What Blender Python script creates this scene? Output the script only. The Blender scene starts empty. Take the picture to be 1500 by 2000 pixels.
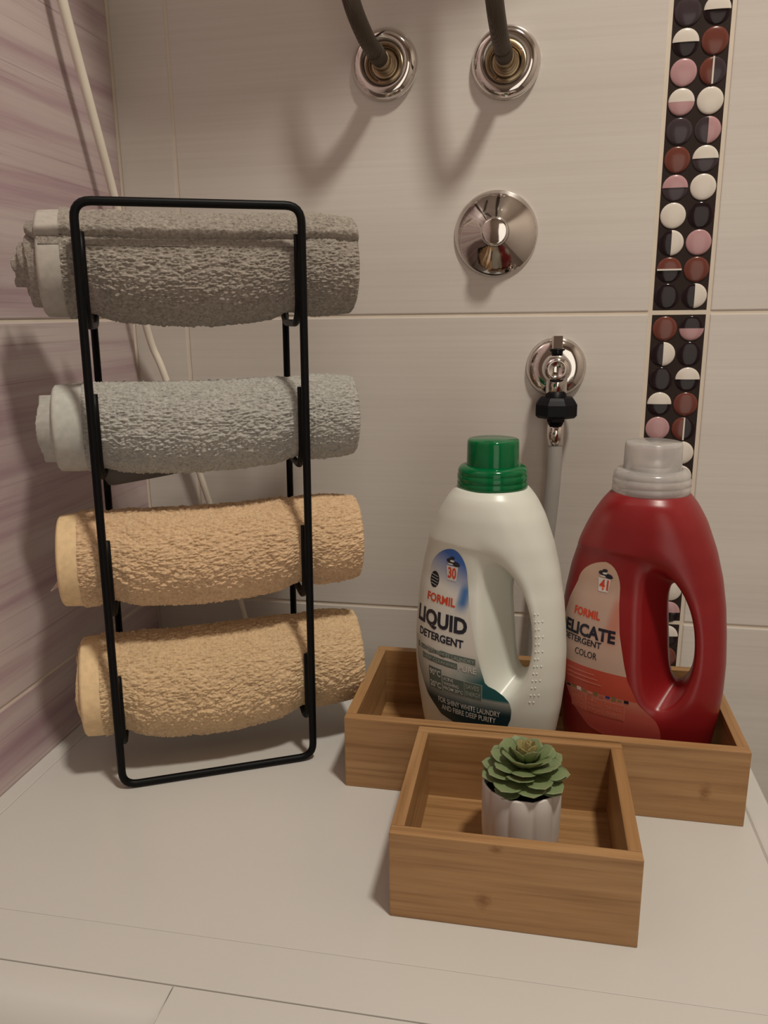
import bpy, bmesh, math, random
import numpy as np
from mathutils import Vector, Matrix

sc = bpy.context.scene
COL = sc.collection
PI = math.pi
random.seed(4)
RNG = np.random.RandomState(11)

# ------------------------------------------------------------------ camera
F_PX = 1529.73
CAM = Vector((0.4103, -0.7769, 0.3721))
YAW, PITCH, ROLL = 0.1876, -0.2469, 0.0123
cam_d = bpy.data.cameras.new('camera')
cam_d.sensor_fit = 'HORIZONTAL'
cam_d.sensor_width = 36.0
cam_d.lens = F_PX * 36.0 / 1500.0
cam_d.clip_start = 0.01
cam_o = bpy.data.objects.new('camera', cam_d)
COL.objects.link(cam_o)
RM = Matrix.Rotation(YAW, 3, 'Z') @ Matrix.Rotation(PITCH, 3, 'X') @ Matrix.Rotation(ROLL, 3, 'Y')
rt, fw, up = RM @ Vector((1, 0, 0)), RM @ Vector((0, 1, 0)), RM @ Vector((0, 0, 1))
cam_o.matrix_world = Matrix(((rt.x, up.x, -fw.x, CAM.x), (rt.y, up.y, -fw.y, CAM.y),
                             (rt.z, up.z, -fw.z, CAM.z), (0, 0, 0, 1)))
sc.camera = cam_o

# ------------------------------------------------------------------ light, exposure
w = bpy.data.worlds.new('world')
sc.world = w
w.use_nodes = True
w.node_tree.nodes['Background'].inputs[0].default_value = (1.0, 0.85, 0.72, 1)
w.node_tree.nodes['Background'].inputs[1].default_value = 0.02
sc.view_settings.view_transform = 'Standard'
sc.view_settings.look = 'None'
sc.view_settings.gamma = 1.0
sc.view_settings.use_curve_mapping = False
sc.view_settings.exposure = 0.0

def area(name, loc, target, size, power, col):
    l = bpy.data.lights.new(name, 'AREA')
    l.shape = 'DISK'; l.size = size; l.energy = power; l.color = col
    o = bpy.data.objects.new(name, l); COL.objects.link(o)
    o.location = loc
    o.rotation_euler = (Vector(target) - Vector(loc)).to_track_quat('-Z', 'Y').to_euler()
    return o
area('ceiling_light', (0.80, -0.76, 1.84), (0.45, -0.40, 0.0), 0.18, 20.5, (0.96, 0.905, 0.785))
# soft fill light added behind the camera to lift the back wall
fill_light = area('front_fill_light', (0.95, -1.93, 0.15), (0.95, 0.0, 0.15), 0.8, 5.5, (0.96, 0.90, 0.79))
fill_light.data.shape = 'RECTANGLE'; fill_light.data.size = 0.75; fill_light.data.size_y = 1.9

# ------------------------------------------------------------------ helpers
def link(o, parent=None):
    COL.objects.link(o)
    if parent is not None:
        o.parent = parent
    return o

def tag(o, label=None, cat=None, group=None, kind=None):
    if label: o['label'] = label
    if cat: o['category'] = cat
    if group: o['group'] = group
    if kind: o['kind'] = kind
    return o

def empty(name, loc):
    o = bpy.data.objects.new(name, None)
    o.empty_display_size = 0.02
    o.location = loc
    COL.objects.link(o)
    return o

def worigin(o):
    v = Vector((0, 0, 0))
    while o is not None:
        v += o.location; o = o.parent
    return v

def mk(name, verts, faces, mat, parent=None, smooth=True, origin=(0, 0, 0)):
    """verts in world space; the mesh origin is parent's origin (or `origin`)."""
    org = worigin(parent) if parent is not None else Vector(origin)
    me = bpy.data.meshes.new(name)
    V = np.asarray(verts, float) - np.array(org)
    me.from_pydata(V.tolist(), [], [tuple(int(i) for i in f) for f in faces])
    for m in (mat if isinstance(mat, (list, tuple)) else [mat]):
        me.materials.append(m)
    if smooth:
        me.polygons.foreach_set('use_smooth', [True] * len(me.polygons))
    me.update()
    o = bpy.data.objects.new(name, me)
    if parent is None:
        o.location = org
    return link(o, parent)

def mkbm(name, bm, mat, parent=None, smooth=False, origin=(0, 0, 0)):
    org = worigin(parent) if parent is not None else Vector(origin)
    bmesh.ops.recalc_face_normals(bm, faces=bm.faces)
    for v in bm.verts: v.co -= org
    for f in bm.faces: f.smooth = smooth
    me = bpy.data.meshes.new(name)
    bm.to_mesh(me); bm.free()
    for m in (mat if isinstance(mat, (list, tuple)) else [mat]):
        me.materials.append(m)
    o = bpy.data.objects.new(name, me)
    if parent is None: o.location = org
    return link(o, parent)

def boxbm(x0, x1, y0, y1, z0, z1, bev=0.0, seg=1, rot=None, ctr=None):
    bm = bmesh.new()
    bmesh.ops.create_cube(bm, size=1)
    for v in bm.verts:
        v.co = Vector((x0 + (v.co.x + .5) * (x1 - x0), y0 + (v.co.y + .5) * (y1 - y0), z0 + (v.co.z + .5) * (z1 - z0)))
    if bev > 0:
        bmesh.ops.bevel(bm, geom=list(bm.edges), offset=bev, segments=seg, affect='EDGES', profile=0.6)
    if rot is not None:
        bmesh.ops.rotate(bm, verts=bm.verts, cent=ctr, matrix=Matrix.Rotation(rot, 3, 'Z'))
    return bm

def lathe(profile, center, axis='Y-', seg=64, close=False):
    """profile: list of (r, h); h along axis from center. axis 'Z' or 'Y-' (out of the back wall)."""
    V, Fc = [], []
    n = len(profile)
    for r, h in profile:
        for k in range(seg):
            a = 2 * PI * k / seg
            if axis == 'Z': V.append((center[0] + r * math.cos(a), center[1] + r * math.sin(a), center[2] + h))
            else: V.append((center[0] + r * math.cos(a), center[1] - h, center[2] + r * math.sin(a)))
    for i in range(n - 1):
        for k in range(seg):
            k2 = (k + 1) % seg
            Fc.append((i * seg + k, i * seg + k2, (i + 1) * seg + k2, (i + 1) * seg + k))
    if profile[0][0] > 1e-6 and close: Fc.append(tuple(reversed(range(seg))))
    if profile[-1][0] > 1e-6 and close: Fc.append(tuple((n - 1) * seg + k for k in range(seg)))
    return V, Fc

def tube(path, radius, seg=12, closed=False, cap=True):
    P = [Vector(p) for p in path]
    n = len(P)
    rad = radius if hasattr(radius, '__len__') else [radius] * n
    T = []
    for i in range(n):
        if closed: t = P[(i + 1) % n] - P[i - 1]
        else: t = P[min(i + 1, n - 1)] - P[max(i - 1, 0)]
        T.append(t.normalized())
    ref = Vector((0, 0, 1)) if abs(T[0].z) < .9 else Vector((1, 0, 0))
    N = (ref - T[0] * ref.dot(T[0])).normalized()
    V, Fc = [], []
    for i in range(n):
        N = (N - T[i] * N.dot(T[i])).normalized()
        B = T[i].cross(N)
        for k in range(seg):
            a = 2 * PI * k / seg
            V.append(P[i] + (N * math.cos(a) + B * math.sin(a)) * rad[i])
    for i in range(n if closed else n - 1):
        j = (i + 1) % n
        off = 0
        if closed and j == 0:
            d = [(V[i * seg] - V[k]).length for k in range(seg)]
            off = d.index(min(d))
        for k in range(seg):
            Fc.append((i * seg + k, i * seg + (k + 1) % seg, j * seg + (k + 1 + off) % seg, j * seg + (k + off) % seg))
    if cap and not closed:
        Fc.append(tuple(reversed(range(seg))))
        Fc.append(tuple((n - 1) * seg + k for k in range(seg)))
    return V, Fc

def spline(pts, n=12):
    P = [Vector(p) for p in pts]
    P = [P[0] * 2 - P[1]] + P + [P[-1] * 2 - P[-2]]
    out = []
    for i in range(1, len(P) - 2):
        for k in range(n):
            t = k / n
            a, b, c, d = P[i - 1], P[i], P[i + 1], P[i + 2]
            out.append(0.5 * ((2 * b) + (c - a) * t + (2 * a - 5 * b + 4 * c - d) * t * t + (3 * b - a - 3 * c + d) * t ** 3))
    out.append(P[-2])
    return out

def vnoise(shape_uv, pu, pv, U, Vv, seed=0, wrap_v=None):
    """cosine value noise at coords U,V with periods pu,pv"""
    r = np.random.RandomState(seed)
    gu = U / pu; gv = Vv / pv
    iu = np.floor(gu).astype(int); iv = np.floor(gv).astype(int)
    fu = gu - iu; fv = gv - iv
    fu = fu * fu * (3 - 2 * fu); fv = fv * fv * (3 - 2 * fv)
    T = r.rand(1024, 1024)
    g = lambda a, b: T[a % 1024, b % 1024]
    return (g(iu, iv) * (1 - fu) + g(iu + 1, iv) * fu) * (1 - fv) + (g(iu, iv + 1) * (1 - fu) + g(iu + 1, iv + 1) * fu) * fv

# ------------------------------------------------------------------ materials
def srgb(r, g, b):
    f = lambda c: (c / 255 / 12.92) if c / 255 <= .04045 else ((c / 255 + .055) / 1.055) ** 2.4
    return (f(r), f(g), f(b), 1)

class NT:
    def __init__(s, name):
        s.m = bpy.data.materials.new(name); s.m.use_nodes = True
        s.t = s.m.node_tree; s.b = s.t.nodes['Principled BSDF']
    def n(s, typ, **kw):
        nd = s.t.nodes.new(typ)
        for k, v in kw.items(): setattr(nd, k, v)
        return nd
    def l(s, a, b): s.t.links.new(a, b)
    def coord(s, scale=(1, 1, 1), loc=(0, 0, 0), kind='Object', rot=(0, 0, 0)):
        tc = s.n('ShaderNodeTexCoord'); mp = s.n('ShaderNodeMapping')
        mp.inputs['Scale'].default_value = scale; mp.inputs['Location'].default_value = loc
        mp.inputs['Rotation'].default_value = rot
        s.l(tc.outputs[kind], mp.inputs[0]); return mp.outputs[0]
    def noise(s, vec, scale, detail=3, rough=.5):
        nd = s.n('ShaderNodeTexNoise'); s.l(vec, nd.inputs['Vector'])
        nd.inputs['Scale'].default_value = scale; nd.inputs['Detail'].default_value = detail
        nd.inputs['Roughness'].default_value = rough
        return nd.outputs[0]
    def ramp(s, fac, stops):
        r = s.n('ShaderNodeValToRGB'); s.l(fac, r.inputs[0])
        el = r.color_ramp.elements
        while len(el) < len(stops): el.new(0.5)
        for e, (p, c) in zip(el, stops): e.position = p; e.color = c
        return r.outputs[0]
    def mix(s, fac, a, b, mode='MIX'):
        m = s.n('ShaderNodeMix', data_type='RGBA', blend_type=mode)
        for sock, v in ((m.inputs[0], fac), (m.inputs[6], a), (m.inputs[7], b)):
            if hasattr(v, 'node'): s.l(v, sock)
            else: sock.default_value = v
        return m.outputs[2]
    def bump(s, h, strength=.3, dist=.001):
        b = s.n('ShaderNodeBump'); b.inputs['Strength'].default_value = strength
        b.inputs['Distance'].default_value = dist
        s.l(h, b.inputs['Height']); s.l(b.outputs[0], s.b.inputs['Normal'])
    def base(s, c):
        if hasattr(c, 'node'): s.l(c, s.b.inputs['Base Color'])
        else: s.b.inputs['Base Color'].default_value = c
    def set(s, **kw):
        for k, v in kw.items(): s.b.inputs[k.replace('_', ' ')].default_value = v
        return s

def plain(name, col, rough=.5, metal=0.0, spec=.5, coat=0.0, var=.04, vscale=40):
    t = NT(name)
    f = t.noise(t.coord(), vscale, 3)
    d = tuple(c * (1 - var) for c in col[:3]) + (1,)
    u = tuple(min(1, c * (1 + var)) for c in col[:3]) + (1,)
    t.base(t.ramp(f, [(.3, d), (.7, u)]))
    t.set(Roughness=rough, Metallic=metal, Specular_IOR_Level=spec, Coat_Weight=coat)
    return t.m

def tile_back():
    t = NT('beige_streaked_tile')
    f1 = t.noise(t.coord((1.2, 1, 95)), 3.0, 4, .6)
    f2 = t.noise(t.coord((.8, 1, 9)), 2.0, 2, .5)
    c = t.ramp(f1, [(.28, (.625, .575, .525, 1)), (.52, (.66, .61, .56, 1)), (.75, (.68, .635, .59, 1))])
    c2 = t.ramp(f2, [(.35, (.93, .92, .92, 1)), (.65, (1, 1, 1, 1))])
    t.base(t.mix(1.0, c, c2, 'MULTIPLY'))
    t.set(Roughness=.28, Specular_IOR_Level=.45)
    return t.m

def tile_left():
    t = NT('mauve_streaked_tile')
    f1 = t.noise(t.coord((1, 1.1, 34)), 1.3, 5, .62)
    f2 = t.noise(t.coord((1, 1.3, 190)), 1.6, 3, .6)
    f3 = t.noise(t.coord((1, .9, 9), (3, 1, 2)), 1.7, 3, .5)
    c = t.ramp(f1, [(.28, (.36, .235, .27, 1)), (.42, (.46, .345, .36, 1)), (.54, (.56, .465, .455, 1)), (.72, (.62, .53, .505, 1))])
    line = t.ramp(f2, [(.28, (.62, .54, .57, 1)), (.40, (1, 1, 1, 1))])
    band = t.ramp(f3, [(.38, (.86, .78, .82, 1)), (.60, (1, 1, 1, 1))])
    t.base(t.mix(.8, t.mix(.8, c, line, 'MULTIPLY'), band, 'MULTIPLY'))
    t.set(Roughness=.3, Specular_IOR_Level=.45)
    return t.m

def bamboo(name, ax, spots=()):
    """grain runs along axis ax (0 = x, 1 = y)"""
    t = NT(name)
    s = [95, 95, 95]; s[ax] = 3.0
    g = t.noise(t.coord(tuple(s)), 2.4, 4, .6)
    s2 = [14, 14, 14]; s2[ax] = 1.2
    g2 = t.noise(t.coord(tuple(s2), (.3, .7, .1)), 2.0, 3, .5)
    c = t.ramp(g, [(.28, (.27, .140, .055, 1)), (.48, (.375, .208, .088, 1)), (.72, (.445, .262, .120, 1))])
    c2 = t.ramp(g2, [(.32, (.72, .66, .60, 1)), (.62, (1, 1, 1, 1))])
    out = t.mix(.85, c, c2, 'MULTIPLY')
    for (px, py, pz, sx, sy, sz) in spots:      # bamboo nodes
        v = t.coord((.5 / sx, .5 / sy, .5 / sz), (-.5 * px / sx, -.5 * py / sy, -.5 * pz / sz))
        ln = t.n('ShaderNodeVectorMath', operation='LENGTH'); t.l(v, ln.inputs[0])
        nz = t.noise(t.coord((260, 260, 420)), 1.0, 4, .7)
        ad = t.n('ShaderNodeMath', operation='MULTIPLY_ADD'); t.l(nz, ad.inputs[0]); ad.inputs[1].default_value = .7; t.l(ln.outputs['Value'], ad.inputs[2])
        fac = t.ramp(ad.outputs[0], [(.42, (.7, .7, .7, 1)), (.80, (0, 0, 0, 1))])
        out = t.mix(fac, out, (.19, .075, .02, 1))
    t.base(out)
    t.set(Roughness=.42, Specular_IOR_Level=.4)
    t.bump(g, .12, .0006)
    return t.m

def terry(name, lo, mid, hi):
    t = NT(name)
    f = t.noise(t.coord((420, 420, 420)), 1.0, 4, .65)
    f2 = t.noise(t.coord(), 26, 3)
    c = t.ramp(f, [(.30, lo), (.50, mid), (.70, hi)])
    c2 = t.ramp(f2, [(.35, (.94, .94, .94, 1)), (.65, (1, 1, 1, 1))])
    t.base(t.mix(1, c, c2, 'MULTIPLY'))
    t.set(Roughness=.95, Specular_IOR_Level=.1, Sheen_Weight=.15, Sheen_Roughness=.5)
    h = t.noise(t.coord((850, 850, 1100)), 1.0, 3, .65)
    t.bump(h, .8, .0016)
    return t.m

M = {}
M['tile_back'] = tile_back(); M['tile_left'] = tile_left()
M['grout'] = plain('cream_grout', (.70, .61, .51, 1), .8)
M['plaster'] = plain('room_plaster', (.62, .56, .50, 1), .8)
M['darkwall'] = plain('dark_wall', (.20, .15, .115, 1), .6)
M['floor'] = plain('floor_tile', (.16, .12, .10, 1), .4)
M['enamel'] = plain('white_enamel', (.60, .575, .545, 1), .30, spec=.45, var=.015, vscale=9)
M['gapdark'] = plain('seam_grey', (.40, .375, .35, 1), .7)
M['chrome'] = plain('chrome', (.72, .68, .65, 1), .07, 1.0, var=.02)
M['brass'] = plain('worn_brass', (.42, .33, .22, 1), .30, 1.0, var=.15)
M['darkplastic'] = plain('black_plastic', (.006, .006, .009, 1), .4, spec=.18)
M['rackblack'] = plain('black_powder_coat', (.003, .003, .0035, 1), .45, spec=.14)
M['pole'] = plain('cream_plastic', (.76, .68, .58, 1), .45)
M['hosegrey'] = plain('grey_rubber_hose', (.36, .345, .32, 1), .45)
M['whiteplastic'] = plain('white_bottle_plastic', (.70, .71, .64, 1), .33, spec=.5, var=.01)
M['redplastic'] = plain('red_bottle_plastic', (.245, .010, .012, 1), .33, spec=.5, var=.02)
M['ceramic'] = plain('white_ceramic', (.70, .66, .62, 1), .25, spec=.5, var=.02)
M['soil'] = plain('dark_soil', (.02, .014, .01, 1), .9, var=.4, vscale=300)
M['towel_grey_warm'] = terry('grey_terry', (.25, .215, .18, 1), (.385, .335, .29, 1), (.49, .435, .38, 1))
M['towel_grey_cool'] = terry('pale_grey_terry', (.34, .322, .29, 1), (.50, .478, .44, 1), (.60, .58, .535, 1))
M['towel_peach'] = terry('peach_terry', (.62, .405, .225, 1), (.78, .535, .325, 1), (.86, .62, .40, 1))
M['towel_sand'] = terry('sand_terry', (.60, .41, .225, 1), (.76, .54, .32, 1), (.84, .62, .40, 1))
M['hem_grey'] = plain('grey_hem', (.44, .40, .36, 1), .9, spec=.1, var=.08, vscale=200)
M['hem_cool'] = plain('pale_grey_hem', (.50, .49, .45, 1), .9, spec=.1, var=.08, vscale=200)
M['hem_sand'] = plain('sand_hem', (.76, .555, .325, 1), .9, spec=.1, var=.08, vscale=200)
M['i_tag'] = plain('pale_tag', (.62, .50, .42, 1), .8)
M['flapshade'] = plain('shaded_towel_edge', (.12, .112, .105, 1), .95, spec=.1)  # shade under the second towel put into the colour of its loose edge
M['d_white'] = plain('white_glass', (.70, .64, .57, 1), .20, spec=.35, coat=.1)
M['d_pink'] = plain('pink_glass', (.47, .27, .28, 1), .20, spec=.35, coat=.1)
M['d_brown'] = plain('brown_glass', (.155, .045, .032, 1), .20, spec=.35, coat=.1)
M['d_dark'] = plain('black_glass', (.018, .010, .012, 1), .12, spec=.25, coat=.08)
M['d_grey'] = plain('plum_glass', (.055, .040, .046, 1), .16, spec=.25, coat=.08)
M['d_base'] = plain('dark_mosaic_base', (.026, .015, .012, 1), .5, spec=.2)

def streak(name, col, rough):
    t = NT(name)
    n = t.noise(t.coord((900, 900, 900)), 1.0, 2)
    t.base(col); t.set(Roughness=rough, Metallic=.85)
    wv = t.n('ShaderNodeTexWave', wave_type='BANDS', bands_direction='DIAGONAL')
    t.l(t.coord(), wv.inputs[0]); wv.inputs['Scale'].default_value = 320
    t.bump(wv.outputs[1], .6, .0006)
    return t.m
M['braid'] = streak('braided_steel', (.11, .09, .072, 1), .45)

def clear(name, col, trans, rough, ior=1.45):
    t = NT(name)
    f = t.noise(t.coord(), 60, 2)
    d = tuple(c * .92 for c in col[:3]) + (1,)
    t.base(t.ramp(f, [(.3, d), (.7, col)]))
    t.set(Roughness=rough, Transmission_Weight=trans, IOR=ior)
    return t.m
M['green'] = clear('green_cap_plastic', (.0, .26, .080, 1), .55, .12)
M['green_dark'] = clear('green_spout_plastic', (.0, .16, .055, 1), .2, .3)
M['clearcap'] = clear('milky_cap_plastic', (.97, .94, .92, 1), .74, .18)
M['milky'] = clear('milky_spout_plastic', (.95, .91, .88, 1), .25, .3)

def leafmat():
    t = NT('succulent_green')
    g = t.n('ShaderNodeTexCoord')
    sep = t.n('ShaderNodeSeparateXYZ'); t.l(g.outputs['Object'], sep.inputs[0])
    f = t.noise(t.coord((1, 1, 1)), 2.5, 3)
    c = t.ramp(sep.outputs[0], [(.1, (.10, .145, .040, 1)), (.6, (.165, .215, .085, 1)), (.93, (.23, .275, .14, 1)), (1.0, (.30, .27, .15, 1))])
    t.base(t.mix(.3, c, t.ramp(f, [(.3, (.06, .11, .035, 1)), (.7, (.19, .25, .12, 1))])))
    t.set(Roughness=.45, Specular_IOR_Level=.4, Subsurface_Weight=.05)
    return t.m
M['leaf'] = leafmat()
M['bud'] = plain('yellow_green_bud', (.36, .30, .12, 1), .5, var=.2, vscale=6)

# ------------------------------------------------------------------ room shell
H1, H2 = 0.3708, 0.0681
TH = H1 - H2
V2, S0, S1 = 0.0591, 0.5147, 0.5657
G = 0.0015                                  # half a joint
RX, RY, RZ0, RZ1 = 1.75, -1.95, -0.85, 1.95

def struct(name, bm, mat, label, origin=(0, 0, 0)):
    o = mkbm(name, bm, mat, origin=origin)
    tag(o, label, 'wall' if name.startswith('wall') else name.split('_')[0], kind='structure')
    return o
wall_back = struct('wall_back', boxbm(-.05, RX, .0009, .05, RZ0, RZ1), M['grout'], 'beige tiled back wall with pipes and a mosaic strip')
wall_left = struct('wall_left', boxbm(-.05, -.0009, RY, .0022, RZ0, RZ1), M['grout'], 'mauve streaked tiled wall left of the towel rack')
struct('wall_right', boxbm(RX, RX + .05, RY, .05, RZ0, RZ1), M['plaster'], 'plain wall on the right outside the picture')
struct('wall_front', boxbm(-.05, RX + .05, RY - .05, RY, RZ0, RZ1), M['darkwall'], 'dark brown wall behind the camera')
struct('floor', boxbm(-.05, RX + .05, RY - .05, .05, RZ0 - .05, RZ0), M['floor'], 'bathroom floor below the washing machine')
struct('ceiling', boxbm(-.05, RX + .05, RY - .05, .05, RZ1, RZ1 + .05), M['plaster'], 'plain bathroom ceiling above')

rows = [(H2 + k * TH, H2 + (k + 1) * TH) for k in range(-3, 6)]
cols = [(0.0, V2), (V2, S0), (S1, S1 + .4556), (S1 + .4556, RX)]
for (z0, z1) in rows:
    z0c, z1c = max(z0, RZ0), min(z1, RZ1)
    if z1c - z0c < .02: continue
    for (x0, x1) in cols:
        mkbm('tile', boxbm(x0 + (G if x0 > 0 else .0015), x1 - G, 0, .006, z0c + G, z1c - G, .0011, 2), M['tile_back'], wall_back)
    y = 0.0
    for L in (.505, .505, .505, .45):
        y1 = max(y - L, RY)
        mkbm('tile', boxbm(-.006, 0, y1 + G, y - G, z0c + G, z1c - G, .0011, 2), M['tile_left'], wall_left)
        y = y1

# mosaic strip ------------------------------------------------------------
def disc_mesh(kind):
    """kind: ('full',c) ('h',top,bottom) ('v',left,right) with optional line"""
    R = .0109
    seg = 32
    prof = [(1.0, 0.0), (1.0, .30), (.97, .46), (.89, .62), (.74, .78), (.5, .92), (.25, .98)]
    me = bpy.data.meshes.new('mosaic_disc')
    mats, V, Fc, mi = [], [], [], []
    def slot(c):
        m = M['d_' + c]
        if m not in mats: mats.append(m)
        return mats.index(m)
    def sector(a0, a1, col, hgt):
        k = slot(col); n = int(seg * (a1 - a0) / (2 * PI))
        full = abs(a1 - a0 - 2 * PI) < 1e-6
        base = len(V)
        cnt = n if full else n + 1
        for r, h in prof:
            for i in range(cnt):
                a = a0 + (a1 - a0) * i / n
                V.append((R * r * math.cos(a), -h * hgt, R * r * math.sin(a)))
        V.append((0, -hgt, 0)); top = len(V) - 1
        for j in range(len(prof)):
            for i in range(n):
                i2 = (i + 1) % cnt if full else i + 1
                if j < len(prof) - 1:
                    Fc.append((base + j * cnt + i, base + j * cnt + i2, base + (j + 1) * cnt + i2, base + (j + 1) * cnt + i)); mi.append(k)
                else:
                    Fc.append((base + j * cnt + i, base + j * cnt + i2, top)); mi.append(k)
        if not full:
            for j in range(len(prof)):         # straight cut face
                a = base + j * cnt; b = base + j * cnt + cnt - 1
                if j < len(prof) - 1: Fc.append((b, a, a + cnt, b + cnt))
                else: Fc.append((b, a, top))
                mi.append(k)
    if kind[0] == 'full':
        sector(0, 2 * PI, kind[1], .0023 if kind[1] not in ('dark',) else .0018)
    else:
        hh = lambda c: .0017 if c in ('dark', 'grey') else .0025
        if kind[0] == 'h':
            sector(0, PI, kind[1], hh(kind[1])); sector(PI, 2 * PI, kind[2], hh(kind[2]))
        else:
            sector(PI / 2, 3 * PI / 2, kind[1], hh(kind[1])); sector(-PI / 2, PI / 2, kind[2], hh(kind[2]))
        if len(kind) > 3:
            k = slot('white'); b = len(V); d, e, yy = R * .97, .0007, -.0029
            q = [(-d, -e), (d, -e), (d, e), (-d, e)] if kind[0] == 'h' else [(-e, -d), (e, -d), (e, d), (-e, d)]
            for (x, z) in q: V.append((x, 0, z))
            for (x, z) in q: V.append((x, yy, z))
            for f in ((0, 1, 5, 4), (1, 2, 6, 5), (2, 3, 7, 6), (3, 0, 4, 7), (4, 5, 6, 7)):
                Fc.append(tuple(b + i for i in f)); mi.append(k)
    me.from_pydata(V, [], Fc)
    for m in mats: me.materials.append(m)
    bm = bmesh.new(); bm.from_mesh(me); bmesh.ops.recalc_face_normals(bm, faces=bm.faces); bm.to_mesh(me); bm.free()
    me.polygons.foreach_set('material_index', mi)
    for p in me.polygons: p.use_smooth = True
    me.set_sharp_from_angle(angle=math.radians(40))
    return me
DC = {}
W_, P_, B_, D_, Y_ = 'white', 'pink', 'brown', 'dark', 'grey'
Lc = [('full', Y_), ('h', W_, D_), ('full', P_), ('h', W_, P_), ('full', Y_), ('full', B_), ('h', P_, Y_), ('full', W_), ('v', D_, W_), ('h', B_, D_, 1), ('full', D_)]
Rc = [('h', W_, D_), ('full', B_), ('v', B_, Y_, 1), ('full', W_), ('v', Y_, P_), ('h', W_, Y_), ('full', W_), ('full', D_), ('full', P_), ('full', B_), ('v', D_, W_)]
Ll = [('full', B_), ('v', D_, W_), ('full', D_), ('h', W_, D_), ('full', P_), ('full', B_), ('full', W_), ('h', P_, D_), ('full', D_), ('full', B_), ('v', D_, W_), ('full', P_), ('h', W_, D_)]
Rl = [('h', D_, P_), ('full', D_), ('h', W_, D_), ('full', B_), ('v', B_, D_, 1), ('full', W_), ('h', W_, Y_), ('full', P_), ('v', D_, W_), ('full', D_), ('full', B_), ('full', W_), ('h', P_, D_)]
def strip(name, z0, z1, Ls, Rs, ztop, label):
    o = mkbm(name, boxbm(S0 + G, S1 - G, .0008, .008, z0 + G, z1 - G, .0006, 1), M['d_base'], origin=((S0 + S1) / 2, 0, z0))
    tag(o, label, 'mosaic strip', kind='structure')
    for lst, x in ((Ls, .5285), (Rs, .5520)):
        for i, k in enumerate(lst):
            if k not in DC: DC[k] = disc_mesh(k)
            d = bpy.data.objects.new('mosaic_disc', DC[k]); link(d, o)
            d.location = Vector((x, .0008, ztop - .02310 * i)) - o.location
up2 = [('full', W_), ('h', P_, D_)]
strip('trim_1', H1, H1 + TH, up2 + Lc, [('full', P_), ('v', B_, D_)] + Rc, .6163 + 2 * .0231, 'upper dark mosaic strip of round glass discs above the joint')
strip('trim_2', H2, H1, Ll, Rl, .3565, 'lower dark mosaic strip of round glass discs behind the red bottle')
strip('trim_3', H2 - TH, H2, Lc + up2, Rc + up2, H2 - .0143, 'mosaic strip hidden behind the washing machine')

# ------------------------------------------------------------------ washing machine
wm = empty('washing_machine', (.301, -.25, RZ0))
tag(wm, 'white washing machine whose flat top carries the rack and boxes', 'washing machine')
XR, YB, YF = .602, -.030, -.478
mkbm('body', boxbm(.002, XR, -.436, YB, RZ0 + .02, -.035, .003, 2), M['enamel'], wm)
mkbm('front_panel', boxbm(.002, XR, -.472, -.4362, RZ0 + .02, -.1005, .004, 2), M['enamel'], wm)
mkbm('seam', boxbm(.004, XR - .002, -.4375, YB - .002, -.0355, -.0012), M['gapdark'], wm)
mkbm('side_rail', boxbm(.0005, .0157, -.4358, YB, -.034, 0, .0012, 2), M['enamel'], wm)
mkbm('side_rail', boxbm(.5822, XR, -.4358, YB, -.034, 0, .0035, 3), M['enamel'], wm)
mkbm('top_panel', boxbm(.0162, .5817, -.39895, YB, -.030, 0, .0004, 2), M['enamel'], wm)
mkbm('front_rail', boxbm(.0162, .5817, -.4358, -.39905, -.030, 0, .0004, 2), M['enamel'], wm)
def fascia(name, x0, x1, y0, yr, rad):
    prof = [(y0, -.10), (y0, -.0008), (y0 - .0008, 0)]
    n = 12
    for i in range(n + 1):
        a = PI / 2 * i / n
        prof.append((yr - rad * math.sin(a), -rad + rad * math.cos(a)))
    prof.append((yr - rad - .004, -.10))
    V, Fc = [], []
    m = len(prof)
    xs = [x0, x0 + .0006, x1 - .0006, x1]
    for j, x in enumerate(xs):
        e = .0006 if j in (0, 3) else 0
        for (y, z) in prof: V.append((x, y + (e if y < yr else 0), z - e))
    for j in range(3):
        for i in range(m - 1): Fc.append((j * m + i, j * m + i + 1, (j + 1) * m + i + 1, (j + 1) * m + i))
    Fc.append(tuple(range(m))); Fc.append(tuple(3 * m + i for i in reversed(range(m))))
    o = mk(name, V, Fc, M['enamel'], wm)
    o.data.set_sharp_from_angle(angle=math.radians(35))
    return o
fascia('detergent_drawer', .001, .2188, -.4362, -.442, .030)
fascia('control_panel', .2194, XR, -.4362, -.458, .022)
for xx in (.06, .54):
    for yy in (-.40, -.08):
        V, Fc = lathe([(.02, 0), (.02, .015), (.012, .03)], (xx, yy, RZ0), 'Z', 16, True)
        mk('foot', V, Fc, M['darkplastic'], wm)

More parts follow.
